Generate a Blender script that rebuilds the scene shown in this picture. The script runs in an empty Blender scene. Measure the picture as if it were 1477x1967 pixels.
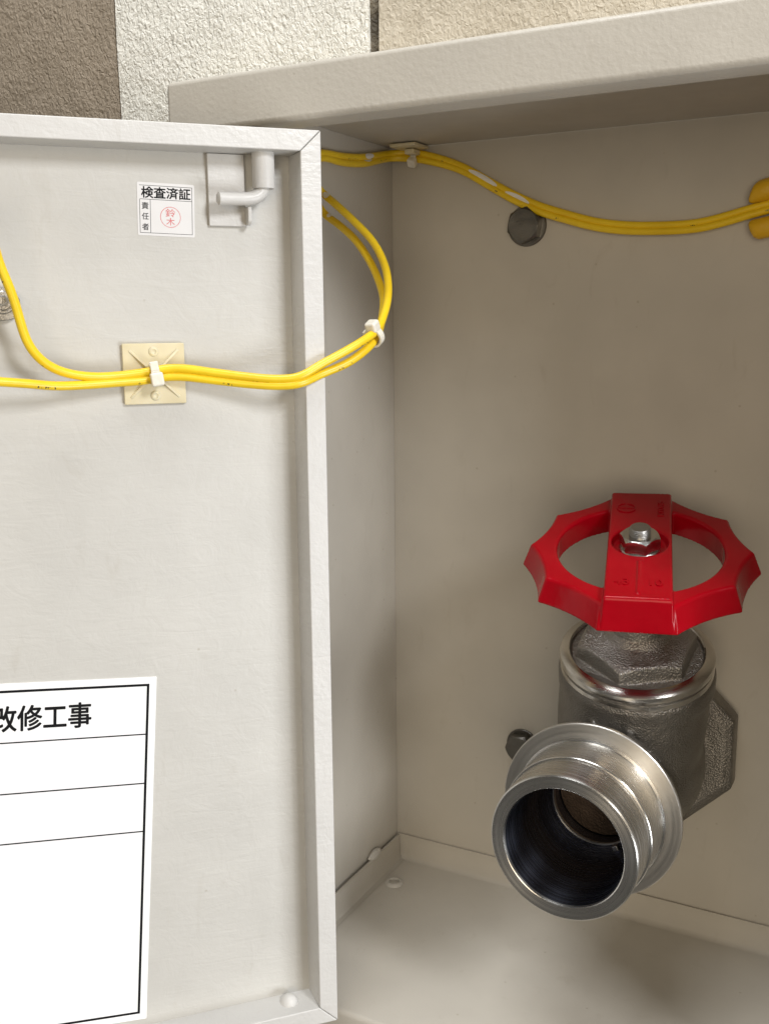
import bpy, bmesh, math, random
import numpy as np
from mathutils import Vector, Matrix, noise

# ------------------------------------------------------------------ camera, world, lamps, exposure
SC = bpy.context.scene
COL = SC.collection
PW, PH, FPX = 1477.0, 1967.0, 1969.0            # photograph size and focal length in its pixels
YAW, PITCH, ROLL = math.radians(28.53), math.radians(10.4), math.radians(-0.535)
fw = Vector((-math.sin(YAW)*math.cos(PITCH), math.cos(YAW)*math.cos(PITCH), -math.sin(PITCH)))
rt = fw.cross(Vector((0, 0, 1))).normalized()
up = rt.cross(fw)
rt, up = rt*math.cos(ROLL)+up*math.sin(ROLL), up*math.cos(ROLL)-rt*math.sin(ROLL)
cam_data = bpy.data.cameras.new('camera')
cam = bpy.data.objects.new('camera', cam_data)
COL.objects.link(cam)
cam.matrix_world = Matrix(((rt.x, up.x, -fw.x, 0), (rt.y, up.y, -fw.y, 0), (rt.z, up.z, -fw.z, 0), (0, 0, 0, 1)))
cam_data.sensor_fit = 'VERTICAL'
cam_data.sensor_height = 36.0
cam_data.lens = FPX/PH*36.0
cam_data.clip_start = 0.01
cam_data.clip_end = 100
SC.camera = cam

world = bpy.data.worlds.new('World')
SC.world = world
world.use_nodes = True
bg = world.node_tree.nodes['Background']
bg.inputs[0].default_value = (1.0, 0.95, 0.87, 1)
bg.inputs[1].default_value = 0.10

def area(name, loc, target, size, power, color, size_y=None):
    d = bpy.data.lights.new(name, 'AREA')
    d.energy = power
    d.color = color
    d.shape = 'RECTANGLE'
    d.size = size
    d.size_y = size_y or size
    o = bpy.data.objects.new(name, d)
    COL.objects.link(o)
    o.location = loc
    o.rotation_euler = (Vector(target)-Vector(loc)).to_track_quat('-Z', 'Y').to_euler()
    return o

# daylight from the open end of the corridor, to the right and above
area('corridor_daylight', (0.85, -0.04, 0.58), (-0.25, 0.50, -0.20), 0.26, 11.8, (0.96, 0.97, 1.0), 0.30)
# ceiling lamp of the corridor, close to the wall
area('ceiling_lamp', (-0.28, 0.10, 1.22), (-0.30, 0.50, 0.1), 0.6, 14.5, (0.96, 0.98, 1.0))
# added fill lamp low on the right, brightens the lower door and floor front
area('low_fill_light', (0.82, 0.28, -0.46), (-0.36, 0.40, -0.33), 0.45, 9.0, (0.93, 0.96, 1.0))
# added warm fill lamp behind the camera, lifts the cabinet interior
area('front_fill_light', (0.45, -1.35, 0.0), (-0.3, 0.4, -0.25), 1.1, 13.0, (1.0, 0.85, 0.65))

vs = SC.view_settings
vs.view_transform = 'Standard'
vs.look = 'None'
vs.exposure = 0.0
vs.gamma = 1.0
vs.use_curve_mapping = False

# ------------------------------------------------------------------ helpers
def ray(px, py):
    return rt*((px-PW/2)/FPX) - up*((py-PH/2)/FPX) + fw
def on_plane(px, py, n, d):
    r = ray(px, py)
    return r*(d/Vector(n).dot(r))
def atX(px, py, X): return on_plane(px, py, (1, 0, 0), X)
def atY(px, py, Y): return on_plane(px, py, (0, 1, 0), Y)
def atZ(px, py, Z): return on_plane(px, py, (0, 0, 1), Z)
def atD(px, py, d): return ray(px, py)*d

def link(o, parent=None):
    COL.objects.link(o)
    if parent is not None:
        o.parent = parent
        q = parent
        T = Matrix.Identity(4)
        while q is not None:                       # meshes are written in world metres; things sit at their base
            T = Matrix.Translation(q.location) @ T if q.type == 'EMPTY' else T
            q = q.parent
        o.matrix_parent_inverse = T.inverted() if parent.type == 'EMPTY' else Matrix.Identity(4)
    return o

def finish(me, smooth):
    if smooth is not None:
        for p in me.polygons: p.use_smooth = True
        me.set_sharp_from_angle(angle=math.radians(smooth))

def obj(name, bm, mat, parent=None, smooth=35, bevel=0, seg=2):
    me = bpy.data.meshes.new(name)
    if isinstance(bm, bmesh.types.BMesh):
        bmesh.ops.recalc_face_normals(bm, faces=bm.faces)
        bm.to_mesh(me)
        bm.free()
    else:
        me = bm
        me.name = name
    me.materials.clear()
    me.materials.append(mat)
    o = bpy.data.objects.new(name, me)
    link(o, parent)
    if bevel:
        for p in me.polygons: p.use_smooth = True
        me.set_sharp_from_angle(angle=math.radians(smooth or 35))
        b = o.modifiers.new('bevel', 'BEVEL')
        b.width = bevel
        b.segments = seg
        b.limit_method = 'ANGLE'
        b.angle_limit = math.radians(30)
        b.harden_normals = True
    else:
        finish(me, smooth)
    return o

def thing(name, label, cat, loc, group=None):
    o = bpy.data.objects.new(name, None)
    COL.objects.link(o)
    o.location = loc
    o.empty_display_size = 0.01
    tag(o, label, cat, group)
    return o

def tag(o, label, cat, group=None):
    o['label'] = label
    o['category'] = cat
    if group: o['group'] = group
    return o

def frame(o, ex, ey, ez):
    return Matrix(((ex.x, ey.x, ez.x, o.x), (ex.y, ey.y, ez.y, o.y), (ex.z, ey.z, ez.z, o.z), (0, 0, 0, 1)))

def add_box(bm, lo, hi, M=None):
    vs_ = [bm.verts.new((x, y, z)) for x in (lo[0], hi[0]) for y in (lo[1], hi[1]) for z in (lo[2], hi[2])]
    for f in ((0,1,3,2), (4,6,7,5), (0,4,5,1), (2,3,7,6), (0,2,6,4), (1,5,7,3)):
        bm.faces.new([vs_[i] for i in f])
    if M is not None:
        for v in vs_: v.co = M @ v.co
    return bm

def box(lo, hi, M=None):
    return add_box(bmesh.new(), lo, hi, M)

def add_loft(bm, loops, M=None, closed_ends=True, wrap=False):
    """loops: lists of points, all the same length"""
    rows = []
    for lp in loops:
        rows.append([bm.verts.new(M @ Vector(p) if M is not None else Vector(p)) for p in lp])
    n = len(rows[0])
    rng = range(len(rows)) if wrap else range(len(rows)-1)
    for i in rng:
        a, b = rows[i], rows[(i+1) % len(rows)]
        for j in range(n):
            bm.faces.new((a[j], a[(j+1) % n], b[(j+1) % n], b[j]))
    if closed_ends and not wrap:
        bm.faces.new(rows[0][::-1])
        bm.faces.new(rows[-1])
    return bm

def add_lathe(bm, prof, M=None, n=72, wrap=False, closed_ends=True):
    """prof: (radius, height) pairs about local z"""
    loops = [[(r*math.cos(2*math.pi*k/n), r*math.sin(2*math.pi*k/n), z) for k in range(n)] for r, z in prof]
    return add_loft(bm, loops, M, closed_ends, wrap)

def lathe(prof, M=None, n=72, wrap=False, closed_ends=True):
    return add_lathe(bmesh.new(), prof, M, n, wrap, closed_ends)

def poly_loop(n, r, z, rot=0):
    return [(r*math.cos(2*math.pi*k/n+rot), r*math.sin(2*math.pi*k/n+rot), z) for k in range(n)]

def prism(n, r, z0, z1, M, rot=0, chamfer=0.0):
    """regular prism whose top corners are turned down like a bolt head"""
    bm = bmesh.new()
    m = n*8
    def loop(rad_cap, z):
        out = []
        for k in range(m):
            a = 2*math.pi*k/m
            loc = (a+math.pi/n) % (2*math.pi/n) - math.pi/n
            # polygon radius at this angle (corners at a = 0)
            rr = r*math.cos(math.pi/n)/math.cos(math.pi/n-abs(loc))
            rr = min(rr, rad_cap)
            out.append((rr*math.cos(a+rot), rr*math.sin(a+rot), z))
        return out
    if chamfer:
        ap = r*math.cos(math.pi/n)
        loops = [loop(1e9, z0)]
        top = []
        for k in range(m):
            a = 2*math.pi*k/m
            loc = (a+math.pi/n) % (2*math.pi/n) - math.pi/n
            rr = r*math.cos(math.pi/n)/math.cos(math.pi/n-abs(loc))
            top.append((rr*math.cos(a+rot), rr*math.sin(a+rot), z1-chamfer*max(0, (rr-ap*0.96)/(r-ap*0.96))))
        loops.append(top)
        loops.append(loop(ap*0.955, z1))
        return add_loft(bm, loops, M)
    return add_loft(bm, [loop(1e9, z0), loop(1e9, z1)], M)

def catmull(pts, step=0.0015):
    P = [Vector(p) for p in pts]
    P = [P[0]*2-P[1]] + P + [P[-1]*2-P[-2]]
    out = []
    for i in range(1, len(P)-2):
        a, b, c, d = P[i-1], P[i], P[i+1], P[i+2]
        t0 = 0.0
        t1 = t0+max(1e-6, (b-a).length)**0.5
        t2 = t1+max(1e-6, (c-b).length)**0.5
        t3 = t2+max(1e-6, (d-c).length)**0.5
        n = max(2, int((c-b).length/step))
        for k in range(n):
            t = t1+(t2-t1)*k/n
            A1 = a*((t1-t)/(t1-t0))+b*((t-t0)/(t1-t0))
            A2 = b*((t2-t)/(t2-t1))+c*((t-t1)/(t2-t1))
            A3 = c*((t3-t)/(t3-t2))+d*((t-t2)/(t3-t2))
            B1 = A1*((t2-t)/(t2-t0))+A2*((t-t0)/(t2-t0))
            B2 = A2*((t3-t)/(t3-t1))+A3*((t-t1)/(t3-t1))
            out.append(B1*((t2-t)/(t2-t1))+B2*((t-t1)/(t2-t1)))
    out.append(P[-2])
    return out

def smooth_path(p, it):
    p = list(p)
    for _ in range(it):
        p = [p[0]]+[(p[i-1]+p[i]*2+p[i+1])/4 for i in range(1, len(p)-1)]+[p[-1]]
    return p

def tube_mesh(path, rad, n=16, side=None, caps=True):
    """round tube with UV: u = metres along, v = turn about the axis; rad may be a function of t in 0..1"""
    bm = bmesh.new()
    uvl = bm.loops.layers.uv.new('UVMap')
    side = Vector(side) if side is not None else Vector((0, 0, 1))
    rows, lens, s = [], [], 0.0
    N = len(path)
    for i, p in enumerate(path):
        t = (path[min(i+1, N-1)]-path[max(i-1, 0)]).normalized()
        nn = (side-t*side.dot(t)).normalized()
        side = nn
        b = t.cross(nn)
        r = rad(i/(N-1)) if callable(rad) else rad
        rows.append([bm.verts.new(p+(nn*math.cos(2*math.pi*k/n)+b*math.sin(2*math.pi*k/n))*r) for k in range(n)])
        if i: s += (p-path[i-1]).length
        lens.append(s)
    for i in range(N-1):
        for k in range(n):
            f = bm.faces.new((rows[i][k], rows[i][(k+1) % n], rows[i+1][(k+1) % n], rows[i+1][k]))
            for l, (u, v) in zip(f.loops, ((lens[i], k/n), (lens[i], (k+1)/n), (lens[i+1], (k+1)/n), (lens[i+1], k/n))):
                l[uvl].uv = (u, v)
    if caps:
        bm.faces.new(rows[0][::-1])
        bm.faces.new(rows[-1])
    return bm

def remeshed(bm, voxel, smooth=4, factor=0.5):
    """fuse overlapping solids into one casting with soft inner corners"""
    me = bpy.data.meshes.new('tmp')
    bmesh.ops.recalc_face_normals(bm, faces=bm.faces)
    bm.to_mesh(me)
    bm.free()
    o = bpy.data.objects.new('tmp', me)
    COL.objects.link(o)
    m = o.modifiers.new('r', 'REMESH')
    m.mode = 'VOXEL'
    m.voxel_size = voxel
    s = o.modifiers.new('s', 'SMOOTH')
    s.factor = factor
    s.iterations = smooth
    dg = bpy.context.evaluated_depsgraph_get()
    out = bpy.data.meshes.new_from_object(o.evaluated_get(dg))
    bpy.data.objects.remove(o)
    return out

def text_mesh(body, size, bold=0.0, extrude=0.0, align='LEFT', spacing=1.0):
    c = bpy.data.curves.new('tmp_text', 'FONT')
    c.body = body
    c.size = size
    c.offset = bold
    c.extrude = extrude
    c.align_x = align
    c.space_character = spacing
    c.resolution_u = 3
    o = bpy.data.objects.new('tmp_text', c)
    COL.objects.link(o)
    dg = bpy.context.evaluated_depsgraph_get()
    dg.update()
    me = bpy.data.meshes.new_from_object(o.evaluated_get(dg))
    bpy.data.objects.remove(o)
    return me

# ------------------------------------------------------------------ materials
def new_mat(name, color, rough=0.5, metal=0.0, spec=0.5):
    m = bpy.data.materials.new(name)
    m.use_nodes = True
    b = m.node_tree.nodes['Principled BSDF']
    b.inputs['Base Color'].default_value = (*color, 1)
    b.inputs['Roughness'].default_value = rough
    b.inputs['Metallic'].default_value = metal
    b.inputs['Specular IOR Level'].default_value = spec
    return m, m.node_tree, b

def N(nt, t, **kw):
    n = nt.nodes.new(t)
    for k, v in kw.items():
        if hasattr(n, k): setattr(n, k, v)
        else: n.inputs[k].default_value = v
    return n

def coords(nt, scale=(1, 1, 1), kind='Object', rot=(0, 0, 0)):
    tc = N(nt, 'ShaderNodeTexCoord')
    mp = N(nt, 'ShaderNodeMapping')
    mp.inputs['Scale'].default_value = scale
    mp.inputs['Rotation'].default_value = rot
    nt.links.new(tc.outputs[kind], mp.inputs[0])
    return mp.outputs[0]

def noise_n(nt, vec, scale, detail=3, rough=0.5, dist=0.0):
    n = N(nt, 'ShaderNodeTexNoise')
    n.inputs['Scale'].default_value = scale
    n.inputs['Detail'].default_value = detail
    n.inputs['Roughness'].default_value = rough
    n.inputs['Distortion'].default_value = dist
    nt.links.new(vec, n.inputs['Vector'])
    return n.outputs['Fac']

def bump(nt, b, h, dist, strength=1.0, prev=None):
    n = N(nt, 'ShaderNodeBump')
    n.inputs['Distance'].default_value = dist
    n.inputs['Strength'].default_value = strength
    nt.links.new(h, n.inputs['Height'])
    if prev is not None: nt.links.new(prev, n.inputs['Normal'])
    if b is not None: nt.links.new(n.outputs[0], b.inputs['Normal'])
    return n.outputs[0]

def vary(nt, b, fac, c0, c1, lo=0.3, hi=0.7, sock='Base Color'):
    r = N(nt, 'ShaderNodeValToRGB')
    r.color_ramp.elements[0].position = lo
    r.color_ramp.elements[1].position = hi
    r.color_ramp.elements[0].color = (*c0, 1)
    r.color_ramp.elements[1].color = (*c1, 1)
    nt.links.new(fac, r.inputs[0])
    if b is not None: nt.links.new(r.outputs[0], b.inputs[sock])
    return r.outputs[0]

def rough_vary(nt, b, fac, lo, hi):
    r = N(nt, 'ShaderNodeMapRange')
    r.inputs['From Min'].default_value = 0.3
    r.inputs['From Max'].default_value = 0.7
    r.inputs['To Min'].default_value = lo
    r.inputs['To Max'].default_value = hi
    nt.links.new(fac, r.inputs['Value'])
    nt.links.new(r.outputs[0], b.inputs['Roughness'])

PAINT = (0.52, 0.485, 0.42)
def paint_mat(name, color, rough, peel, streak, big=0.0):
    m, nt, b = new_mat(name, color, rough, spec=0.4)
    v = coords(nt)
    n1 = noise_n(nt, v, 22, 3)
    base = vary(nt, None, n1, [c*0.95 for c in color], [min(1, c*1.03) for c in color])
    # sparse grime specks and faint scuffs
    vo = N(nt, 'ShaderNodeTexVoronoi')
    vo.inputs['Scale'].default_value = 75
    nt.links.new(v, vo.inputs['Vector'])
    sp = N(nt, 'ShaderNodeMapRange')
    sp.inputs['From Min'].default_value = 0.035
    sp.inputs['From Max'].default_value = 0.075
    sp.inputs['To Min'].default_value = 1.0
    sp.inputs['To Max'].default_value = 0.0
    nt.links.new(vo.outputs['Distance'], sp.inputs['Value'])
    sel = N(nt, 'ShaderNodeSeparateColor')
    nt.links.new(vo.outputs['Color'], sel.inputs[0])
    gt = N(nt, 'ShaderNodeMath', operation='GREATER_THAN')
    gt.inputs[1].default_value = 0.80
    nt.links.new(sel.outputs[0], gt.inputs[0])
    ml = N(nt, 'ShaderNodeMath', operation='MULTIPLY')
    nt.links.new(sp.outputs[0], ml.inputs[0])
    nt.links.new(gt.outputs[0], ml.inputs[1])
    scuff = noise_n(nt, coords(nt, (30, 30, 9), rot=(0.3, 0.5, 0.2)), 2.6, 5, 0.65, 0.8)
    sm_ = N(nt, 'ShaderNodeMapRange')
    sm_.inputs['From Min'].default_value = 0.60
    sm_.inputs['From Max'].default_value = 0.80
    sm_.inputs['To Min'].default_value = 0.0
    sm_.inputs['To Max'].default_value = 0.22
    nt.links.new(scuff, sm_.inputs['Value'])
    m8 = N(nt, 'ShaderNodeMath', operation='MULTIPLY')
    m8.inputs[1].default_value = 0.45
    nt.links.new(ml.outputs[0], m8.inputs[0])
    mxx = N(nt, 'ShaderNodeMath', operation='MAXIMUM')
    nt.links.new(m8.outputs[0], mxx.inputs[0])
    nt.links.new(sm_.outputs[0], mxx.inputs[1])
    mc = N(nt, 'ShaderNodeMix', data_type='RGBA')
    nt.links.new(mxx.outputs[0], mc.inputs['Factor'])
    nt.links.new(base, mc.inputs['A'])
    mc.inputs['B'].default_value = (color[0]*0.62, color[1]*0.56, color[2]*0.46, 1)
    nt.links.new(mc.outputs['Result'], b.inputs['Base Color'])
    n2 = noise_n(nt, v, 420, 3, 0.55)
    prev = bump(nt, None, n2, peel)
    if streak:
        vs_ = coords(nt, (16, 16, 90))
        n3 = noise_n(nt, vs_, 1.4, 4, 0.6, 2.2)
        prev = bump(nt, None, n3, streak, 1.0, prev)
        n5 = noise_n(nt, v, 65, 3, 0.55, 1.8)
        prev = bump(nt, None, n5, streak*1.3, 1.0, prev)
    if big:
        n4 = noise_n(nt, v, 9, 2)
        prev = bump(nt, None, n4, big, 1.0, prev)
    nt.links.new(prev, b.inputs['Normal'])
    rough_vary(nt, b, noise_n(nt, v, 60, 3), rough-0.06, rough+0.08)
    return m
M_CAB = paint_mat('cabinet_paint', PAINT, 0.50, 0.00006, 0, 0.0010)
M_BAND = paint_mat('frame_paint', PAINT, 0.42, 0.00022, 0, 0.0006)
M_DOOR = paint_mat('door_paint', (0.54, 0.527, 0.49), 0.40, 0.00008, 0.00020, 0.0012)
M_RAIL = paint_mat('rail_paint', (0.575, 0.562, 0.535), 0.38, 0.00016, 0.00020)
M_WELD = paint_mat('sealant', (0.60, 0.57, 0.51), 0.55, 0.0008, 0)

def stucco(name, c0, c1, depth=0.006):
    m, nt, b = new_mat(name, c0, 0.75, spec=0.3)
    v = coords(nt, (1, 1, 1))
    vv = coords(nt, (1, 1, 0.75), rot=(0, math.radians(35), 0))
    n1 = noise_n(nt, vv, 430, 3, 0.5, 0.8)
    n0 = noise_n(nt, v, 70, 2, 0.5, 0.3)
    vary(nt, b, n0, c0, c1)
    p = bump(nt, None, n0, depth*0.8)
    bump(nt, b, n1, depth, 1.0, p)
    return m
M_WALL_W = stucco('stucco_white', (0.80, 0.78, 0.70), (0.87, 0.85, 0.77), 0.0020)
M_WALL_B = stucco('stucco_brown', (0.32, 0.265, 0.20), (0.36, 0.30, 0.23), 0.0019)
M_WALL_C = stucco('stucco_cream', (0.55, 0.49, 0.385), (0.62, 0.56, 0.45), 0.0012)
M_JOINT = stucco('joint_filler', (0.05, 0.042, 0.03), (0.22, 0.19, 0.14), 0.004)

# red enamel
M_RED, nt, b = new_mat('red_enamel', (0.50, 0.004, 0.012), 0.26, spec=0.22)
v = coords(nt)
bump(nt, b, noise_n(nt, v, 120, 2), 0.00018)
vary(nt, b, noise_n(nt, v, 40, 3), (0.34, 0.0012, 0.007), (0.40, 0.0018, 0.009))
rough_vary(nt, b, noise_n(nt, v, 90, 3), 0.13, 0.22)
b.inputs['Coat Weight'].default_value = 0.0
b.inputs['Coat Roughness'].default_value = 0.12

def cast_mat(name, c0, c1, r0, r1, d=0.0006, sc=900):
    d = d*0.3
    m, nt, b = new_mat(name, c0, r0, 1.0)
    v = coords(nt)
    vary(nt, b, noise_n(nt, v, 45, 4), c0, c1)
    rough_vary(nt, b, noise_n(nt, v, 120, 3), r0, r1)
    vo = N(nt, 'ShaderNodeTexVoronoi')
    vo.inputs['Scale'].default_value = sc
    nt.links.new(v, vo.inputs['Vector'])
    p = bump(nt, None, vo.outputs['Distance'], d)
    bump(nt, b, noise_n(nt, v, 240, 2), d*1.2, 1.0, p)
    return m
M_CAST = cast_mat('cast_stainless', (0.235, 0.22, 0.20), (0.31, 0.295, 0.27), 0.44, 0.56, 0.0013, 1000)
M_CASTHEX = cast_mat('cast_hexagon', (0.31, 0.295, 0.27), (0.40, 0.38, 0.35), 0.42, 0.54, 0.0016, 900)

def turned_mat(name, color, rough, axis_M, aniso=0.75, grooves=0.00012, gscale=2600):
    """lathe-turned metal: fine grooves running round the turning axis"""
    m, nt, b = new_mat(name, color, rough, 1.0)
    tc = N(nt, 'ShaderNodeTexCoord')
    mp = N(nt, 'ShaderNodeMapping')
    mp.vector_type = 'POINT'
    inv = axis_M.inverted()
    mp.inputs['Location'].default_value = inv.translation
    mp.inputs['Rotation'].default_value = inv.to_euler()
    nt.links.new(tc.outputs['Object'], mp.inputs[0])
    sx = N(nt, 'ShaderNodeSeparateXYZ')
    nt.links.new(mp.outputs[0], sx.inputs[0])
    cx = N(nt, 'ShaderNodeCombineXYZ')
    nt.links.new(sx.outputs[0], cx.inputs[0])
    nt.links.new(sx.outputs[1], cx.inputs[1])
    ln = N(nt, 'ShaderNodeVectorMath', operation='LENGTH')
    nt.links.new(cx.outputs[0], ln.inputs[0])
    c2 = N(nt, 'ShaderNodeCombineXYZ')
    nt.links.new(ln.outputs['Value'], c2.inputs[0])
    nt.links.new(sx.outputs[2], c2.inputs[1])
    n1 = noise_n(nt, c2.outputs[0], gscale, 3)
    bump(nt, b, n1, grooves, 0.6)
    b.inputs['Anisotropic'].default_value = aniso
    b.inputs['Anisotropic Rotation'].default_value = 0.25
    n2 = noise_n(nt, c2.outputs[0], 500, 3)
    rough_vary(nt, b, n2, rough-0.05, rough+0.07)
    vary(nt, b, noise_n(nt, tc.outputs['Object'], 60, 3), [c*0.9 for c in color], color)
    # tangent runs round the turning axis
    cr = N(nt, 'ShaderNodeVectorMath', operation='CROSS_PRODUCT')
    ge = N(nt, 'ShaderNodeNewGeometry')
    ax = axis_M.to_3x3() @ Vector((0, 0, 1))
    cr.inputs[0].default_value = ax
    sb = N(nt, 'ShaderNodeVectorMath', operation='SUBTRACT')
    nt.links.new(ge.outputs['Position'], sb.inputs[0])
    sb.inputs[1].default_value = axis_M.translation
    nt.links.new(sb.outputs[0], cr.inputs[1])
    nt.links.new(cr.outputs[0], b.inputs['Tangent'])
    return m

M_STEEL = cast_mat('bolt_steel', (0.34, 0.33, 0.31), (0.44, 0.43, 0.41), 0.28, 0.40, 0.0002, 1500)
M_DISC = cast_mat('dark_disc', (0.06, 0.045, 0.035), (0.13, 0.095, 0.07), 0.5, 0.7)  # dark brown metal for the disc closing the bore
M_NUT = cast_mat('bright_nut', (0.55, 0.54, 0.52), (0.66, 0.65, 0.63), 0.18, 0.30, 0.00015, 1500)
M_BOLTDARK = cast_mat('dull_bolt', (0.14, 0.132, 0.118), (0.22, 0.21, 0.19), 0.32, 0.50, 0.0003, 1200)

# yellow cable sheath, printed along one side
M_CABLE, nt, b = new_mat('yellow_sheath', (0.80, 0.50, 0.012), 0.34, spec=0.5)
tc = N(nt, 'ShaderNodeTexCoord')
sx = N(nt, 'ShaderNodeSeparateXYZ')
nt.links.new(tc.outputs['UV'], sx.inputs[0])
mpx = N(nt, 'ShaderNodeMapping')
mpx.inputs['Scale'].default_value = (1500, 9, 1)
nt.links.new(tc.outputs['UV'], mpx.inputs[0])
pn = noise_n(nt, mpx.outputs[0], 0.7, 2, 0.6)
g1 = N(nt, 'ShaderNodeMath', operation='GREATER_THAN')
g1.inputs[1].default_value = 0.56
nt.links.new(pn, g1.inputs[0])
mpw = N(nt, 'ShaderNodeMapping')
mpw.inputs['Scale'].default_value = (45, 0, 0)
nt.links.new(tc.outputs['UV'], mpw.inputs[0])
wn = noise_n(nt, mpw.outputs[0], 1.0, 1)
g2 = N(nt, 'ShaderNodeMath', operation='GREATER_THAN')
g2.inputs[1].default_value = 0.60
nt.links.new(wn, g2.inputs[0])
dv = N(nt, 'ShaderNodeMath', operation='SUBTRACT')
dv.inputs[1].default_value = 0.11
nt.links.new(sx.outputs[1], dv.inputs[0])
ab = N(nt, 'ShaderNodeMath', operation='ABSOLUTE')
nt.links.new(dv.outputs[0], ab.inputs[0])
g3 = N(nt, 'ShaderNodeMath', operation='LESS_THAN')
g3.inputs[1].default_value = 0.045
nt.links.new(ab.outputs[0], g3.inputs[0])
m1 = N(nt, 'ShaderNodeMath', operation='MULTIPLY')
nt.links.new(g1.outputs[0], m1.inputs[0])
nt.links.new(g2.outputs[0], m1.inputs[1])
m2 = N(nt, 'ShaderNodeMath', operation='MULTIPLY')
nt.links.new(m1.outputs[0], m2.inputs[0])
nt.links.new(g3.outputs[0], m2.inputs[1])
mx = N(nt, 'ShaderNodeMix', data_type='RGBA')
nt.links.new(m2.outputs[0], mx.inputs['Factor'])
cv = vary(nt, None, noise_n(nt, tc.outputs['Object'], 60, 3), (0.78, 0.52, 0.012), (0.86, 0.60, 0.018))
nt.links.new(cv, mx.inputs['A'])
mx.inputs['B'].default_value = (0.07, 0.05, 0.02, 1)
nt.links.new(mx.outputs['Result'], b.inputs['Base Color'])
b.inputs['Subsurface Weight'].default_value = 0.0

M_YEL, nt, b = new_mat('yellow_vinyl', (0.72, 0.42, 0.010), 0.45)
bump(nt, b, noise_n(nt, coords(nt), 150, 3), 0.0008)
M_NYLON, nt, b = new_mat('natural_nylon', (0.74, 0.70, 0.60), 0.38)
b.inputs['Subsurface Weight'].default_value = 0.35
b.inputs['Subsurface Radius'].default_value = (0.003, 0.0026, 0.002)
b.inputs['Subsurface Scale'].default_value = 1.0
bump(nt, b, noise_n(nt, coords(nt), 300, 2), 0.0003)
M_NYLON_Y, nt, b = new_mat('aged_nylon', (0.66, 0.58, 0.38), 0.42)
b.inputs['Subsurface Weight'].default_value = 0.25
b.inputs['Subsurface Radius'].default_value = (0.002, 0.0016, 0.001)
b.inputs['Subsurface Scale'].default_value = 1.0
vary(nt, b, noise_n(nt, coords(nt), 55, 2), (0.62, 0.545, 0.35), (0.70, 0.63, 0.44))
M_WHITE, nt, b = new_mat('white_spot', (0.78, 0.76, 0.72), 0.5)
bump(nt, b, noise_n(nt, coords(nt), 400, 2), 0.0004)
M_SHEET, nt, b = new_mat('caption_white', (0.90, 0.90, 0.90), 0.42)
bump(nt, b, noise_n(nt, coords(nt), 30, 2), 0.0003)
M_STICK, nt, b = new_mat('sticker_film', (0.70, 0.69, 0.68), 0.42)
bump(nt, b, noise_n(nt, coords(nt), 80, 2), 0.0003)
M_INK, nt, b = new_mat('black_ink', (0.006, 0.006, 0.007), 0.6, spec=0.15)
M_REDINK, nt, b = new_mat('red_stamp_ink', (0.62, 0.10, 0.10), 0.55)
vary(nt, b, noise_n(nt, coords(nt), 900, 3), (0.60, 0.07, 0.08), (0.68, 0.30, 0.29), 0.35, 0.75)
M_RUBBER, nt, b = new_mat('dark_gap', (0.03, 0.027, 0.022), 0.7)

# ------------------------------------------------------------------ key planes (metres, camera at the origin)
YB, YF = 0.6554, 0.4746          # back panel, front plane of the cabinet
XL, XR = -0.3476, 0.010          # inner faces of the side panels
ZF, ZC = -0.409, 0.1186          # floor tray, ceiling
ZB0, ZB1 = 0.1053, 0.1336        # front band under / upper edge
XO0, XO1 = -0.3945, 0.057        # outer ends of the front frame
YW = 0.507                       # face of the building wall

# ------------------------------------------------------------------ building wall: three rendered bays
def wall_bay(name, x0, x1, z0, z1, mat, seed, ragged=0.0, skip=None):
    bm = bmesh.new()
    nx, nz = 60, 60
    grid = []
    for i in range(nx+1):
        row = []
        for j in range(nz+1):
            x = x0+(x1-x0)*i/nx
            z = z0+(z1-z0)*j/nz
            if ragged and i == nx: x += (noise.noise((z*160, seed, 0))*0.5+noise.noise((z*420, seed, 3))*0.5)*ragged
            y = YW+noise.noise((x*22, z*22, seed))*0.0012
            row.append(bm.verts.new((x, y, z)))
        grid.append(row)
    for i in range(nx):
        for j in range(nz):
            if skip and skip(grid[i+1][j+1].co): continue
            bm.faces.new((grid[i][j], grid[i+1][j], grid[i+1][j+1], grid[i][j+1]))
    bmesh.ops.delete(bm, geom=[v_ for v_ in bm.verts if not v_.link_faces], context='VERTS')
    # returns at the edges give the bay its thickness
    edge = [e for e in bm.edges if e.is_boundary]
    r = bmesh.ops.extrude_edge_only(bm, edges=edge)
    for g in r['geom']:
        if isinstance(g, bmesh.types.BMVert): g.co.y += 0.03
    o = obj(name, bm, mat, None, smooth=60)
    o['kind'] = 'structure'
    return o
xb = atY(225, 120, YW).x
xj = atY(718, 40, YW).x
WZ0 = ZB0+0.004
wall_bay('wall_brown', -1.05, xb-0.0002, -0.75, 0.42, M_WALL_B, 1.3, 0.0016)
wall_bay('wall_white', xb+0.0012, xj-0.0030, -0.75, 0.42, M_WALL_W, 4.7, 0.0012, lambda c_: c_.x > XO0+0.03 and c_.z < ZB1-0.006)
wall_bay('wall_cream', xj+0.0030, 0.55, ZB1-0.010, 0.42, M_WALL_C, 8.1)
o = obj('wall_joint', box((xj-0.0052, YW+0.0016, ZB1-0.010), (xj+0.0052, YW+0.03, 0.42)), M_JOINT, None, None)
o['kind'] = 'structure'
o = obj('wall_core', box((-1.05, YW+0.006, -0.75), (XO0+0.028, YW+0.05, 0.42)), M_JOINT, None, None)
o['kind'] = 'structure'

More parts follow.
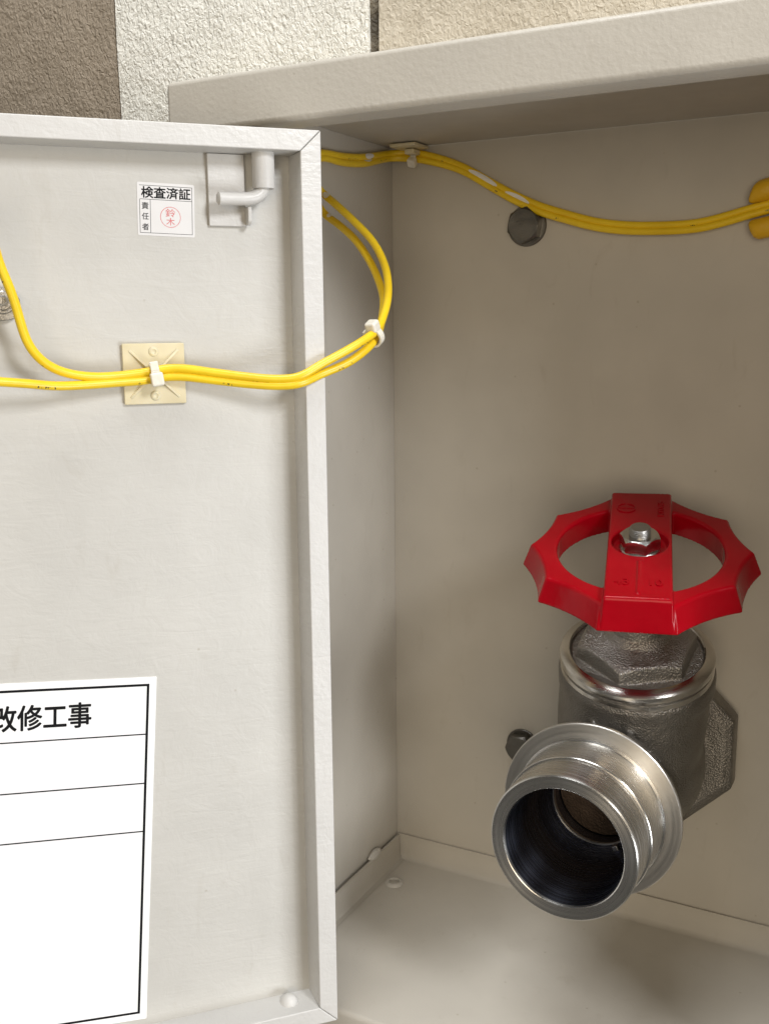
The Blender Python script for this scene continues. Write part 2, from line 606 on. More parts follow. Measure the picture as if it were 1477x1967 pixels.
# ------------------------------------------------------------------ cabinet
cab = thing('steel_cabinet', 'beige painted steel wall cabinet with its door swung open to the left', 'cabinet', (-0.17, 0.565, ZF-0.02))
T = 0.0016
obj('back_panel', box((XL-T, YB, ZF-0.004), (XR+T, YB+T, ZC+T)), M_CAB, cab, None)
obj('side_panel', box((XL-T, YF+0.004, ZF-0.004), (XL, YB-0.0004, ZC+T)), M_CAB, cab, None)
obj('side_panel', box((XR, YF+0.004, ZF-0.004), (XR+T, YB-0.0004, ZC+T)), M_CAB, cab, None)
obj('top_panel', box((XL+0.0003, YF+0.024, ZC), (XR-0.0003, YB-0.0006, ZC+T)), M_CAB, cab, None)
# front frame: deep rounded box section along the top, plain returns on the other sides
obj('front_band', box((XO0, YF, ZB0), (XO1, YF+0.0238, ZB1)), M_BAND, cab, 35, 0.0030, 4)
obj('jamb', box((XO0, YF+0.0005, ZF-0.026), (XL+0.012, YF+0.0236, ZB0-0.0005)), M_BAND, cab, 35, 0.0012, 2)
obj('jamb', box((XR-0.006, YF+0.0005, ZF-0.026), (XO1, YF+0.0236, ZB0-0.0005)), M_BAND, cab, 35, 0.0012, 2)
# floor tray with upstands; its front edge turns down
bm = bmesh.new()
prof = [(YB-0.0007, ZF+0.0193), (YB-0.0018, ZF+0.0193), (YB-0.0021, ZF+0.0030), (YB-0.0042, ZF+0.0008), (YB-0.0065, ZF)]
prof += [(YF+0.003, ZF), (YF+0.0009, ZF-0.0009), (YF, ZF-0.003), (YF, ZF-0.0255)]
prof += [(YF+0.0015, ZF-0.0255), (YF+0.0015, ZF-0.004), (YF+0.004, ZF-0.0015), (YB-0.0007, ZF-0.0015)]
x0, x1 = XL+0.0125, XR-0.0065
add_loft(bm, [[(x0 if abs(p[0]-YF) < 0.01 else XL+0.0006, p[0], p[1]) for p in prof],
              [(x1 if abs(p[0]-YF) < 0.01 else XR-0.0006, p[0], p[1]) for p in prof]])
tray = obj('floor_tray', bm, M_CAB, cab, 50)
bm = bmesh.new()
lp = [(XL+0.0022, ZF+0.0190), (XL+0.0036, ZF+0.0190), (XL+0.0040, ZF+0.0032), (XL+0.0058, ZF+0.0006), (XL+0.009, ZF+0.0004), (XL+0.0022, ZF+0.0003)]
add_loft(bm, [[(p[0], YF+0.026, p[1]) for p in lp], [(p[0], YB-0.0034, p[1]) for p in lp]])
obj('upstand', bm, M_CAB, tray, 50)
# dab of sealant bridging the gap, and the corner plug
c = atX(720, 1641, XL+0.0022)
bm = bmesh.new()
bmesh.ops.create_uvsphere(bm, u_segments=20, v_segments=12, radius=1)
for vtx in bm.verts:
    k = 1+0.15*noise.noise(vtx.co*2.1)
    vtx.co = c+Vector((vtx.co.x*0.0028*k, vtx.co.y*0.0085*k, vtx.co.z*0.0038*k))
obj('sealant_dab', bm, M_WELD, tray, 60)
# raised ring round the drain hole
c = atZ(757, 1697, ZF)
obj('drain_ring', lathe([(0.0036, 0.0002), (0.0037, 0.0014), (0.0043, 0.0022), (0.0060, 0.0019), (0.0070, 0.0002)], Matrix.Translation(c), 40, wrap=False, closed_ends=False), M_WELD, tray, 60)
obj('drain_plug', lathe([(0.0036, 0.0004), (0.0028, 0.0010), (0.0002, 0.0012)], Matrix.Translation(c), 32), M_CAB, tray, 60)

# ------------------------------------------------------------------ door, swung open 132 degrees
AD = math.radians(47.83)
DU = Vector((-math.cos(AD), -math.sin(AD), 0))      # from the hinge edge outwards
DN = Vector((math.sin(AD), -math.cos(AD), 0))       # out of the inner face
DO = Vector((-0.2856, 0.462, 0))
UZ = Vector((0, 0, 1))
DM = frame(DO, DU, UZ, DN)                           # local (u, z, height above the rail plane)
DEP = 0.020                                          # rails stand this far above the panel
PZ0, PZ1, DW = -0.4050, 0.0962, 0.345
def dp(px, py, h):
    """point on the plane h above the door panel"""
    return on_plane(px, py, DN, DN.dot(DO)-DEP+h)
def dl(u, z, h): return DM @ Vector((u, z, h-DEP))

door = obj('door', box((0.0006, PZ0+0.0006, -DEP-0.0016), (DW-0.0006, PZ1-0.0006, -DEP), DM), M_DOOR, cab, None)
door['label'] = 'open door panel, its inner face framed by mitred rails'
def rail(a0, a1, b0, b1, splay=0.0):
    """a0,a1 outer edge ends, b0,b1 inner edge ends in (u, z); splay widens the foot on the panel"""
    bm = bmesh.new()
    foot = [a0, a1, (b1[0]+splay, b1[1]), (b0[0]+splay, b0[1])]
    add_loft(bm, [[(p[0], p[1], -DEP-0.0018) for p in foot], [(p[0], p[1], 0.0) for p in (a0, a1, b1, b0)]], DM)
    return bm
RW, RT, RB = 0.0108, 0.0104, 0.0106
g = 0.00012
obj('top_rail', rail((g, PZ1), (DW, PZ1), (RW+g, PZ1-RT), (DW-RW, PZ1-RT)), M_RAIL, door, 35, 0.0007, 2)
obj('bottom_rail', rail((g, PZ0), (DW, PZ0), (RW+g, PZ0+RB), (DW-RW, PZ0+RB)), M_RAIL, door, 35, 0.0007, 2)
obj('hinge_stile', rail((0, PZ0+g), (0, PZ1-g), (RW, PZ0+RB+g), (RW, PZ1-RT-g), 0.0015), M_RAIL, door, 35, 0.0007, 2)
obj('latch_stile', rail((DW+0.0001, PZ0+g), (DW+0.0001, PZ1-g), (DW-RW+0.0001, PZ0+RB+g), (DW-RW+0.0001, PZ1-RT-g)), M_RAIL, door, 35, 0.0007, 2)

# pivot hardware in the upper hinge corner
def dlm(u, z, h, rot=0): return DM @ Matrix.Translation((u, z, h-DEP))
zt = PZ1-RT-0.0002
obj('hinge_plate', box((0.0358, 0.0500, 0.0002-DEP), (0.0548, zt, 0.0024-DEP), DM), M_RAIL, door, 35, 0.0005, 2)
SU, SH = 0.0275, 0.0088
SM = dlm(SU, 0, SH) @ Matrix.Rotation(-math.pi/2, 4, 'X')     # local z -> +z world
obj('pin_sleeve', lathe([(0.0036, 0.0690), (0.0054, 0.0682), (0.0057, 0.0687), (0.0057, zt+0.004), (0.0036, zt+0.004)], SM, 40, wrap=True), M_RAIL, door, 40)
pp = [dl(SU, zt-0.001, SH), dl(SU, 0.0720, SH), dl(SU, 0.0690, SH), dl(SU+0.0008, 0.0664, SH+0.0004), dl(SU+0.0032, 0.0642, SH+0.0010),
      dl(SU+0.0070, 0.0632, SH+0.0014), dl(SU+0.0130, 0.0628, SH+0.0020), dl(SU+0.0245, 0.0625, SH+0.0034)]
obj('hinge_pin', tube_mesh(smooth_path(catmull(pp, 0.0006), 30), lambda t: 0.0033 if t < 0.985 else 0.0033-0.0009*(t-0.985)/0.015, 24, side=DN), M_RAIL, door, 50)
bm = bmesh.new()
add_loft(bm, [[(u, z, h) for z, h in ((0.0596, 0.0022-DEP), (0.0505, 0.0022-DEP), (0.0503, 0.0072-DEP), (0.0520, 0.0092-DEP), (0.0575, 0.0098-DEP), (0.0596, 0.0086-DEP))] for u in (0.0340, 0.0362)], DM)
obj('pin_stop', bm, M_RAIL, door, 35, 0.0006, 2)
# lower pivot boss beside the bottom rail
bm = bmesh.new()
bmesh.ops.create_uvsphere(bm, u_segments=32, v_segments=20, radius=1)
for vtx in bm.verts:
    q = vtx.co
    vtx.co = DM @ Vector((0.0262+q.x*0.0062, PZ0+RB-0.0040+max(q.z, -0.25)*0.0085, 0.0075-DEP+q.y*0.0066))
obj('pivot_boss', bm, M_RAIL, door, 60)

# ------------------------------------------------------------------ printing helper for flat labels
def label_frame(u, z, ang, h):
    """frame on the door panel: x to the right as read, y up"""
    ex = (-DU*math.cos(ang)+UZ*math.sin(ang))
    ey = (UZ*math.cos(ang)+DU*math.sin(ang))
    return frame(dl(u, z, h), ex, ey, DN)
def print_text(name, body, size, bold, LM, x, y, parent, mat, width=None, height=None):
    me = text_mesh(body, size)
    xs = [v_.co.x for v_ in me.vertices]; ys = [v_.co.y for v_ in me.vertices]
    w, hgt = max(xs)-min(xs), max(ys)-min(ys)
    sx_ = width/w if width else 1.0
    sy_ = height/hgt if height else sx_
    x_min, y_min = min(xs), min(ys)
    out = bmesh.new()
    shifts = [(0, 0)] if not bold else [(bold*math.cos(a), bold*math.sin(a)) for a in (0.4, 1.4, 2.5, 3.5, 4.6, 5.6)]
    for i_, (ox, oy) in enumerate(shifts):                 # overprinted copies thicken the strokes
        vv = [out.verts.new(LM @ Vector((x+(v_.co.x-x_min)*sx_+ox, y+(v_.co.y-y_min)*sy_+oy, i_*0.000006))) for v_ in me.vertices]
        for p_ in me.polygons:
            try: out.faces.new([vv[q_] for q_ in p_.vertices])
            except ValueError: pass
    bpy.data.meshes.remove(me)
    return obj(name, out, mat, parent, None)
def rule(bm, LM, x0, y0, x1, y1, h=0.0):
    vs_ = [bm.verts.new(LM @ Vector(p)) for p in ((x0, y0, h), (x1, y0, h), (x1, y1, h), (x0, y1, h))]
    bm.faces.new(vs_)

# small inspection sticker
st_label = 'small white inspection sticker with red round stamp on door panel'
h0 = 0.0003
c_tl = (0.0915, 0.0714)
st_a = math.radians(-1.6)
LM0 = label_frame(0.0905, 0.0450, st_a, 0.0)
SWd, SHt = 0.0284, 0.0258
stk = thing('inspection_sticker', st_label, 'sticker', tuple(LM0 @ Vector((SWd/2, 0, 0.0002))))
def rounded(w, hgt, r, z, n=6):
    pts = []
    for cx_, cy_, a0 in ((w-r, hgt-r, 0), (r, hgt-r, 90), (r, r, 180), (w-r, r, 270)):
        for k in range(n+1):
            a = math.radians(a0+90*k/n)
            pts.append((cx_+r*math.cos(a), cy_+r*math.sin(a), z))
    return pts
bm = add_loft(bmesh.new(), [rounded(SWd, SHt, 0.0008, 0.00005), rounded(SWd, SHt, 0.0008, 0.00022)], LM0)
obj('film', bm, M_STICK, stk, None)
LM = label_frame(0.0905, 0.0450, st_a, 0.00026)
bm = bmesh.new()
tl = 0.00022
for a in ((0.0011, 0.0012, 0.0273, 0.0012+tl), (0.0011, 0.0244-tl, 0.0273, 0.0244), (0.0273-tl, 0.0012+tl, 0.0273, 0.0244-tl),
          (0.0011, 0.0012+tl, 0.0011+tl, 0.0175), (0.0011+tl, 0.0175, 0.0273-tl, 0.0175+tl), (0.0063, 0.0012+tl, 0.0063+tl, 0.0175)):
    rule(bm, LM, *a)
obj('ruled_lines', bm, M_INK, stk, None)
print_text('lettering', '検査済証', 0.006, 0.00014, LM, 0.0021, 0.0183, stk, M_INK, 0.0243, 0.0054)
for i, ch in enumerate('責任者'):
    print_text('lettering', ch, 0.003, 0.00004, LM, 0.0022, 0.0128-i*0.0051, stk, M_INK, 0.0033, 0.0033)
bm = bmesh.new()
R0, cx_, cy_ = 0.0051, 0.0163, 0.0094
add_lathe(bm, [(R0, 0), (R0-0.00028, 0)], LM @ Matrix.Translation((cx_, cy_, 0.00002)), 48, closed_ends=False)
sm = obj('stamp_ring', bm, M_REDINK, stk, None)
print_text('stamp_lettering', '鈴', 0.004, 0.00002, LM, cx_-0.0024, cy_+0.0001, stk, M_REDINK, 0.0048, 0.0040)
print_text('stamp_lettering', '木', 0.004, 0.00002, LM, cx_-0.0021, cy_-0.0040, stk, M_REDINK, 0.0042, 0.0037)

# overlay caption with the works title, added as a ruled sheet on the door
sh_a = math.radians(-4.4)
SHW, SHH = 0.21, 0.2035
# upper right corner of the sheet
ur = dl(0.0936, -0.1868, 0)
LMs = label_frame(0.0925, -0.1868, sh_a, 0.0)
base = LMs @ Vector((-SHW/2, -SHH, 0.0002))
sheet = thing('overlay_caption', 'overlay caption added as a large white ruled sheet with black title at lower left of the door', 'notice', tuple(base))
bm = add_loft(bmesh.new(), [[(p[0]-SHW, p[1]-SHH, p[2]) for p in rounded(SHW, SHH, 0.0004, z, 3)] for z in (0.00006, 0.00045)], LMs)
obj('sheet', bm, M_SHEET, sheet, None)
LM = label_frame(0.0925, -0.1868, sh_a, 0.00052)
k = SHH/654.0
bm = bmesh.new()
xr_, xl_ = -12*k, -SHW+12*k
yt, yb = -12*k, -642*k
rule(bm, LM, xl_, yt-4.4*k, xr_, yt); rule(bm, LM, xl_, yb, xr_, yb+4.4*k)
rule(bm, LM, xr_-4.4*k, yb+4.4*k, xr_, yt-4.4*k); rule(bm, LM, xl_, yb+4.4*k, xl_+4.4*k, yt-4.4*k)
for yy in (104, 195, 285.5):
    rule(bm, LM, xl_+4.4*k, -yy*k-1.2*k, xr_-4.4*k, -yy*k+1.2*k)
obj('ruled_lines', bm, M_INK, sheet, None)
print_text('lettering', '改修工事', 0.015, 0.00030, LM, -266*k, -84*k, sheet, M_INK, 157*k, 44*k)

# ------------------------------------------------------------------ yellow cables
CR = 0.00225
h_on = 0.0085
left_u = [(0, 507, .022), (16, 545, .021), (30, 583, .020), (40.6, 621, .019), (54, 659, .018), (76, 688.6, .017), (108, 710, .015), (149, 721, .013), (190, 724, .011), (236, 721, .0092), (293, 713, .0082)]
left_l = [(0, 733.4, .024), (54, 737, .021), (108, 741.5, .017), (162.6, 739.5, .013), (230, 734.5, .0098), (271, 731.5, .0086), (293, 728.5, .0080)]
mid_u = [(314, 708.5, .0082), (352, 707.5, .0092), (400, 714, .0108), (470, 723, .0150), (530, 728, .0205), (575, 724, .0240)]
mid_l = [(314, 724, .0080), (352, 723.5, .0088), (400, 729, .0102), (470, 737, .0145), (530, 741, .0202), (575, 737.5, .0237)]
P1 = [dp(*p) for p in left_u]
P1 = [P1[0]*2-P1[2]+Vector((0, 0, 0.012))] + P1 + [dp(*p) for p in mid_u]
P2 = [dp(*p) for p in left_l]
P2 = [P2[0]*2-P2[1]] + P2 + [dp(*p) for p in mid_l]
d0 = dp(590, 725, .0247).dot(fw)
d1 = atX(620, 370, XL+0.012).dot(fw)
loop_u = [(615, 701), (668, 672), (707, 648), (726, 632), (737, 605), (744.5, 575), (745.4, 544), (738.6, 508.5), (716.6, 464.5), (678, 423), (642, 390), (620, 371)]
loop_l = [(615, 719.5), (670, 696), (711, 664), (726, 641), (734, 610), (737, 577), (731, 549.7), (714, 508.5), (683.6, 462), (650.7, 431.5), (622, 409.6)]
def depth_run(pts, a, b, dd=0.0):
    n = len(pts)
    return [atD(x, y, a+(b-a)*((i+1)/n)**1.25+dd) for i, (x, y) in enumerate(pts)]
d1l = atX(622, 410, XL+0.012).dot(fw)
P1 += depth_run(loop_u, d0, d1, -0.001)
P2 += depth_run(loop_l, d0, d1l, 0.002)
# behind the door edge up to the ceiling, along the left panel, then along the back panel
P1 += [Vector((XL+0.008, P1[-1].y-0.018, P1[-1].z+0.012)), Vector((XL+0.0045, P1[-1].y-0.026, 0.085)), Vector((XL+0.0035, P1[-1].y-0.022, 0.0955))]
P2 += [Vector((XL+0.010, P2[-1].y-0.020, P2[-1].z+0.014)), Vector((XL+0.0055, P2[-1].y-0.030, 0.076)), Vector((XL+0.0035, P2[-1].y-0.026, 0.0885))]
P1 += [atX(x, y, XL+0.0034) for x, y in ((619, 294), (656, 300), (697, 302))]
P2 += [atX(x, y, XL+0.0034) for x, y in ((619, 303), (656, 312), (697, 314.5))]
P1 += [atY(x, y, YB-0.010) for x, y in ((752, 295),)]
P2 += [atY(x, y, YB-0.010) for x, y in ((752, 304),)]
cen = [(790, 299), (840, 308), (890, 325), (940, 353), (989, 380), (1039, 402), (1089, 417), (1139, 430), (1189, 437), (1264, 438.5), (1339, 433.5), (1388.7, 422), (1438.6, 407), (1480, 396), (1540, 380)]
for i, (x, y) in enumerate(cen):
    tw = (1.0, 0.9, 0.7, .75, .9, 1, 1, 1, 1, 1, 1, 1, 1, 1, 1)[i]
    a, bb = cen[max(0, i-1)], cen[min(len(cen)-1, i+1)]
    dx, dy = bb[0]-a[0], bb[1]-a[1]
    l = math.hypot(dx, dy)
    off = 6.0*tw
    P1.append(atY(x+dy/l*off, y-dx/l*off, YB-0.0045))
    P2.append(atY(x-dy/l*off, y+dx/l*off, YB-0.0050))
path1 = smooth_path(catmull(P1, 0.0012), 12)
path2 = smooth_path(catmull(P2, 0.0012), 12)
cab1 = obj('electrical_cable', tube_mesh(path1, CR, 16, side=fw*-1), M_CABLE, None, 60)
tag(cab1, 'yellow cable entering high at the left edge, above its twin at the door mount', 'cable', 'yellow cables')
cab2 = obj('electrical_cable', tube_mesh(path2, CR, 16, side=fw*-1), M_CABLE, None, 60)
tag(cab2, 'yellow cable running level from the left edge, below its twin at the door mount', 'cable', 'yellow cables')
def nearest(path, p):
    return min(range(len(path)), key=lambda i: (path[i]-p).length)
# white paint spots on the sheaths
def spot(path, px, py, d, half, host, t0=0.0):
    i = nearest(path, atD(px, py, d))
    seg = path[max(0, i-half):i+half]
    n = len(seg)
    bm = bmesh.new()
    rows = []
    side = fw*-1
    for j, p in enumerate(seg):
        t = (seg[min(j+1, n-1)]-seg[max(j-1, 0)]).normalized()
        nn = (side-t*side.dot(t)).normalized()
        b_ = t.cross(nn)
        w = 0.9*math.sin(math.pi*(j+0.4)/(n-0.2))**0.6
        rows.append([bm.verts.new(p+(nn*math.cos(t0+w*(q-3)/3)+b_*math.sin(t0+w*(q-3)/3))*(CR+0.00012)) for q in range(7)])
    for j in range(n-1):
        for q in range(6):
            bm.faces.new((rows[j][q], rows[j][q+1], rows[j+1][q+1], rows[j+1][q]))
    obj('paint_spot', bm, M_WHITE, host, 60)
spot(path1, 634, 384, d1, 3, cab1)
spot(path2, 636, 421, d1l, 2, cab2, 0.5)
spot(path1, 697, 301, atX(697, 301, XL).dot(fw), 5, cab1, 0.4)
spot(path2, 697, 314, atX(697, 314, XL).dot(fw), 5, cab2, -0.6)
yd = atY(930, 340, YB-0.0045).dot(fw)
spot(path1, 930, 341, yd, 10, cab1, 0.5)
spot(path1, 1010, 380, yd, 8, cab1, 0.9)

# ------------------------------------------------------------------ cable tie mount on the door
mu0, mu1, mz0, mz1 = 0.0703, 0.1016, -0.0396, -0.0086
mount = thing('cable_mount', 'square ivory adhesive mount holding yellow cables to the door panel', 'cable mount', tuple(dl(0.087, mz0, 0)))
obj('pad', box((mu0+0.0004, mz0+0.0004, 0.0001-DEP), (mu1-0.0004, mz1-0.0004, 0.0010-DEP), DM), M_NYLON_Y, mount, None)
obj('base_plate', box((mu0, mz0, 0.0010-DEP), (mu1, mz1, 0.0026-DEP), DM), M_NYLON_Y, mount, 35, 0.0005, 2)
mcu, mcz = (mu0+mu1)/2, (mz0+mz1)/2
for sx_ in (-1, 1):
    for sz_ in (-1, 1):
        a = Vector((mcu+sx_*0.0030, mcz+sz_*0.0030, 0)); e = Vector((mcu+sx_*0.0122, mcz+sz_*0.0120, 0))
        d_ = (e-a).normalized(); s_ = Vector((-d_.y, d_.x, 0))*0.0007
        bm = bmesh.new()
        add_loft(bm, [[tuple(a+s_+Vector((0,0,0.0026-DEP))), tuple(a-s_+Vector((0,0,0.0026-DEP))), tuple(e-s_+Vector((0,0,0.0026-DEP))), tuple(e+s_+Vector((0,0,0.0026-DEP)))],
                      [tuple(a+s_*.7+Vector((0,0,0.0052-DEP))), tuple(a-s_*.7+Vector((0,0,0.0052-DEP))), tuple(e-s_*.7+Vector((0,0,0.0030-DEP))), tuple(e+s_*.7+Vector((0,0,0.0030-DEP)))]], DM)
        obj('rib', bm, M_NYLON_Y, mount, None)
obj('saddle', box((mcu-0.0036, mcz-0.0036, 0.0026-DEP), (mcu+0.0036, mcz+0.0036, 0.0050-DEP), DM), M_NYLON_Y, mount, 35, 0.0008, 2)
for sz_ in (-1, 1):
    obj('screw_hole_boss', lathe([(0.0012, 0.0005), (0.0014, 0.0008), (0.0022, 0.0007), (0.0026, 0.0)], dlm(mcu, mcz+sz_*0.0112, 0.0026), 32), M_NYLON_Y, mount, 60)

def strap_loop(M, rx, ry, w, t=0.0011):
    """flat band round a bundle: ellipse rx, ry in local xy, width along z"""
    bm = bmesh.new()
    n = 40
    loops = []
    for k in range(n):
        a = 2*math.pi*k/n
        c_, s_ = math.cos(a), math.sin(a)
        loops.append([(rx*c_, ry*s_, -w/2), ((rx+t)*c_, (ry+t)*s_, -w/2), ((rx+t)*c_, (ry+t)*s_, w/2), (rx*c_, ry*s_, w/2)])
    return add_loft(bm, loops, M, False, True)

def tie(name, label, centre, along, out, rx, ry, w, head, head_at, group='cable ties'):
    """along: bundle direction, out: where the head faces; head_at: shift of the head (across, out)"""
    along = along.normalized()
    out = (out-along*out.dot(along)).normalized()
    across = along.cross(out)
    Mx = frame(centre, across, out, along)
    t_ = thing(name, label, 'cable tie', tuple(centre), group)
    obj('strap', strap_loop(Mx, rx, ry, w), M_NYLON, t_, 50)
    hx, hy, hz = head
    cx_, cy_ = head_at
    obj('head', box((cx_-hx/2, cy_-hy/2, -hz/2), (cx_+hx/2, cy_+hy/2, hz/2), Mx), M_NYLON, t_, 35, min(head)*0.24, 3)
    return t_, Mx

i1 = nearest(path1, dp(300, 712, .0082)); i2 = nearest(path2, dp(300, 727, .0080))
ctr = (path1[i1]+path2[i2])/2
t_, Mx = tie('cable_tie', 'translucent cable tie strapped over the ivory door mount', ctr, path1[i1+3]-path1[i1-3], DN, 0.0050, 0.0032, 0.0042, (0.0068, 0.0044, 0.0064), (0.0022, 0.0048))
obj('tail', box((-0.0068, 0.0030, -0.0021), (-0.0022, 0.0042, 0.0021), Mx), M_NYLON, t_, 35, 0.0004, 2)
i1 = nearest(path1, atD(716, 641, d0+0.02)); i2 = nearest(path2, atD(720, 652, d0+0.02))
ctr = (path1[i1]+path2[i2])/2
t_, Mx = tie('cable_tie', 'translucent cable tie on the hanging cable loop beside the door edge', ctr, path1[i1+3]-path1[i1-3], (Vector(-fw)*0.8+rt*-0.45+up*0.35), 0.0040, 0.0046, 0.0040, (0.0066, 0.0058, 0.0064), (0.0006, 0.0062))
obj('tail', box((-0.0058, -0.0020, -0.0020), (-0.0047, 0.0036, 0.0020), Mx), M_NYLON, t_, 35, 0.0004, 2)
# ceiling mount near the back corner
ct = atY(797, 300, YB-0.006)
cm = thing('cable_mount', 'small translucent mount under the cabinet ceiling by the back corner', 'cable mount', (ct.x, ct.y, ZC))
obj('base_plate', box((ct.x-0.010, YB-0.024, ZC-0.0030), (ct.x+0.009, YB-0.003, ZC-0.0008)), M_NYLON_Y, cm, 35, 0.0006, 2)
obj('saddle', box((ct.x-0.003, YB-0.016, ZC-0.0068), (ct.x+0.004, YB-0.006, ZC-0.0036)), M_NYLON_Y, cm, 35, 0.0006, 2)
i1 = nearest(path1, ct)
i2 = nearest(path2, ct)
ctr = (path1[i1]+path2[i2])/2
t_, Mx = tie('cable_tie', 'round-headed cable tie under the cabinet ceiling near the back corner', ctr, path1[i1+3]-path1[i1-3], Vector((0.1, -1, -0.9)), 0.0036, 0.0048, 0.0036, (0.0060, 0.0050, 0.0060), (0.0, 0.0072))

# yellow tape-wrapped joints at the right edge, behind the cables
def wrapped_end(px, py, r, label, rise, tilt):
    c0 = atY(px, py, YB-r-0.0006)
    c1 = c0+Vector((0.06, 0, rise))
    ez = (c1-c0).normalized()
    ex = Vector((0, 1, 0))
    ey = ez.cross(ex)
    bm = bmesh.new()
    n, loops = 32, []
    for t, rr in ((0.0, 0.30), (0.0004, 0.62), (0.0012, 0.82), (0.0030, 0.97), (0.010, 1.0), (0.030, 1.02), (0.06, 1.0)):
        lp_ = []
        for k in range(n):
            a = 2*math.pi*k/n
            q = rr*r*(1+0.07*noise.noise((math.cos(a)*1.4, math.sin(a)*1.4, t*90+px)))
            lp_.append(c0+ez*(t+tilt*q*math.sin(a))+(ex*math.cos(a)*0.8+ey*math.sin(a))*q)
        loops.append(lp_)
    add_loft(bm, loops)
    o = obj('wrapped_joint', bm, M_YEL, None, 50)
    tag(o, label, 'cable joint', 'tape wrapped joints')
wrapped_end(1441, 371, 0.0062, 'yellow vinyl-wrapped joint above the cables at the right edge', 0.012, 0.55)
wrapped_end(1440, 443, 0.0062, 'yellow vinyl-wrapped joint below the cables at the right edge', 0.010, -0.25)

# ------------------------------------------------------------------ bolts
def hex_bolt(c, out, r, head_h, wr, mat, label, rot, group, stud=False):
    out = out.normalized()
    ex = out.orthogonal().normalized() if abs(out.z) > 0.9 else UZ.cross(out).normalized()
    ey = out.cross(ex)
    Mx = frame(c, ex, ey, out)
    t_ = thing('hex_bolt', label, 'bolt', tuple(c), group)
    obj('washer', lathe([(0.0005, 0.0002), (wr, 0.0002), (wr, 0.0014), (wr-0.0004, 0.0018), (0.0005, 0.0018)], Mx, 48), mat, t_, 40)
    obj('head', prism(6, r, 0.0018, 0.0018+head_h, Mx, rot, head_h*0.22), mat, t_, 25)
    if stud:
        pr_ = [(0.0004, 0.001)]
        z = 0.0018+head_h
        pr_ += [(0.0024, 0.001), (0.0024, z+0.0002)]
        for q in range(4):
            pr_ += [(0.0024, z+0.0004+q*0.0007), (0.0021, z+0.00075+q*0.0007)]
        pr_ += [(0.0018, z+0.0034), (0.0004, z+0.0035)]
        obj('stud', lathe(pr_, Mx, 32), mat, t_, 40)
    return t_
hex_bolt(atY(1013, 434, YB), Vector((0, -1, 0)), 0.0118, 0.0075, 0.0132, M_BOLTDARK, 'dull hex bolt high on the back panel, partly behind the yellow cables', 0.35, 'bolts on the back panel')
hex_bolt(atY(1004, 1430, YB), Vector((0, -1, 0)), 0.0105, 0.0085, 0.0118, M_BOLTDARK, 'dull hex bolt low on the back panel, half hidden by the outlet ring', 0.1, 'bolts on the back panel')
lb = dp(6, 578, 0.004)
hex_bolt(lb, DN, 0.0050, 0.0034, 0.0062, M_STEEL, 'small bright nut and stud on the door at the left edge', 0.5, 'bolts on the door', True)
brk = thing('latch_bracket', 'grey metal bracket tongue under the small nut at the left edge', 'bracket', tuple(dp(-10, 590, 0.0)))
lu = (lb-DO).dot(DU)
lz = lb.z
bm = bmesh.new()
pts = []
for k_ in range(13):
    a = math.radians(-90-180*k_/12+180)
    pts.append((lu-0.0010-0.0070*math.cos(a), lz-0.0015+0.0078*math.sin(a)))
pts = [(lu+0.03, lz-0.0093)]+[(lu-0.0012-0.0068*math.cos(math.radians(a)), lz-0.0015+0.0078*math.sin(math.radians(a))) for a in range(-90, 91, 12)]+[(lu+0.03, lz+0.0063)]
add_loft(bm, [[(p[0], p[1], h-DEP) for p in pts] for h in (0.0001, 0.0040)], DM)
obj('tongue', bm, M_STEEL, brk, 35, 0.0004, 2)

# ------------------------------------------------------------------ hydrant valve
V_AX = None
OY = Vector((0, -1, 0))
of = atD(1079, 1630, 0.540)                      # centre of the outlet mouth
bc = of+Vector((0.002, 0.120, 0.004))                # centre of the globe body
OM = frame(of, Vector((1, 0, 0)), Vector((0, 0, -1)).cross(Vector((1, 0, 0)))*0+Vector((0, 0, 1)), OY)   # z out of the mouth
wc = atD(1228, 1052, 0.578)                      # centre of the handwheel top
to_cam = Vector((-wc.x*0.92, -wc.y, 0)).normalized()
tilt = math.radians(18.5)
e3 = (UZ*math.cos(tilt)+to_cam*math.sin(tilt)).normalized()
rgt = Vector((wc.y, -wc.x, 0)).normalized()
e1 = (rgt-e3*rgt.dot(e3)).normalized()
e2 = e3.cross(e1)
WM = frame(wc, e1, e2, e3)
valve = thing('hydrant_valve', 'cast stainless steel outlet valve with red handwheel on the back panel', 'valve', tuple(Vector((bc.x, YB, bc.z-0.05))))

# stations down the spindle axis (metres below the wheel top)
dB = (atD(1228, 1258, 0.606)-wc).length           # bonnet rim
def ax(s): return wc-e3*s
BM = frame(ax(dB), e1, e2, e3)
# cast body: globe, neck under the bonnet, outlet neck, inlet boss, one fused casting
bm = bmesh.new()
def add_sphere(bm, c, r, sc=(1, 1, 1)):
    r_ = bmesh.ops.create_uvsphere(bm, u_segments=40, v_segments=24, radius=r)
    for vtx in r_['verts']:
        vtx.co = Vector((vtx.co.x*sc[0], vtx.co.y*sc[1], vtx.co.z*sc[2]))+c
add_sphere(bm, bc+Vector((0.001, 0, 0)), 0.0455, (1.0, 0.95, 1.02))
nb = bc+Vector((0, -0.002, 0))
neck_len = (ax(dB+0.010)-nb).length
nz = (ax(dB+0.010)-nb).normalized()
nx_ = e1-nz*e1.dot(nz); nx_.normalize()
NM = frame(nb, nx_, nz.cross(nx_), nz)
add_lathe(bm, [(0.043, 0.0), (0.0445, neck_len*0.5), (0.0445, neck_len+0.004)], NM, 64)
add_lathe(bm, [(0.0445, -0.012), (0.0462, -0.010), (0.0462, 0.0), (0.0445, 0.0015)], BM @ Matrix.Translation((0, 0, -0.012)), 64)
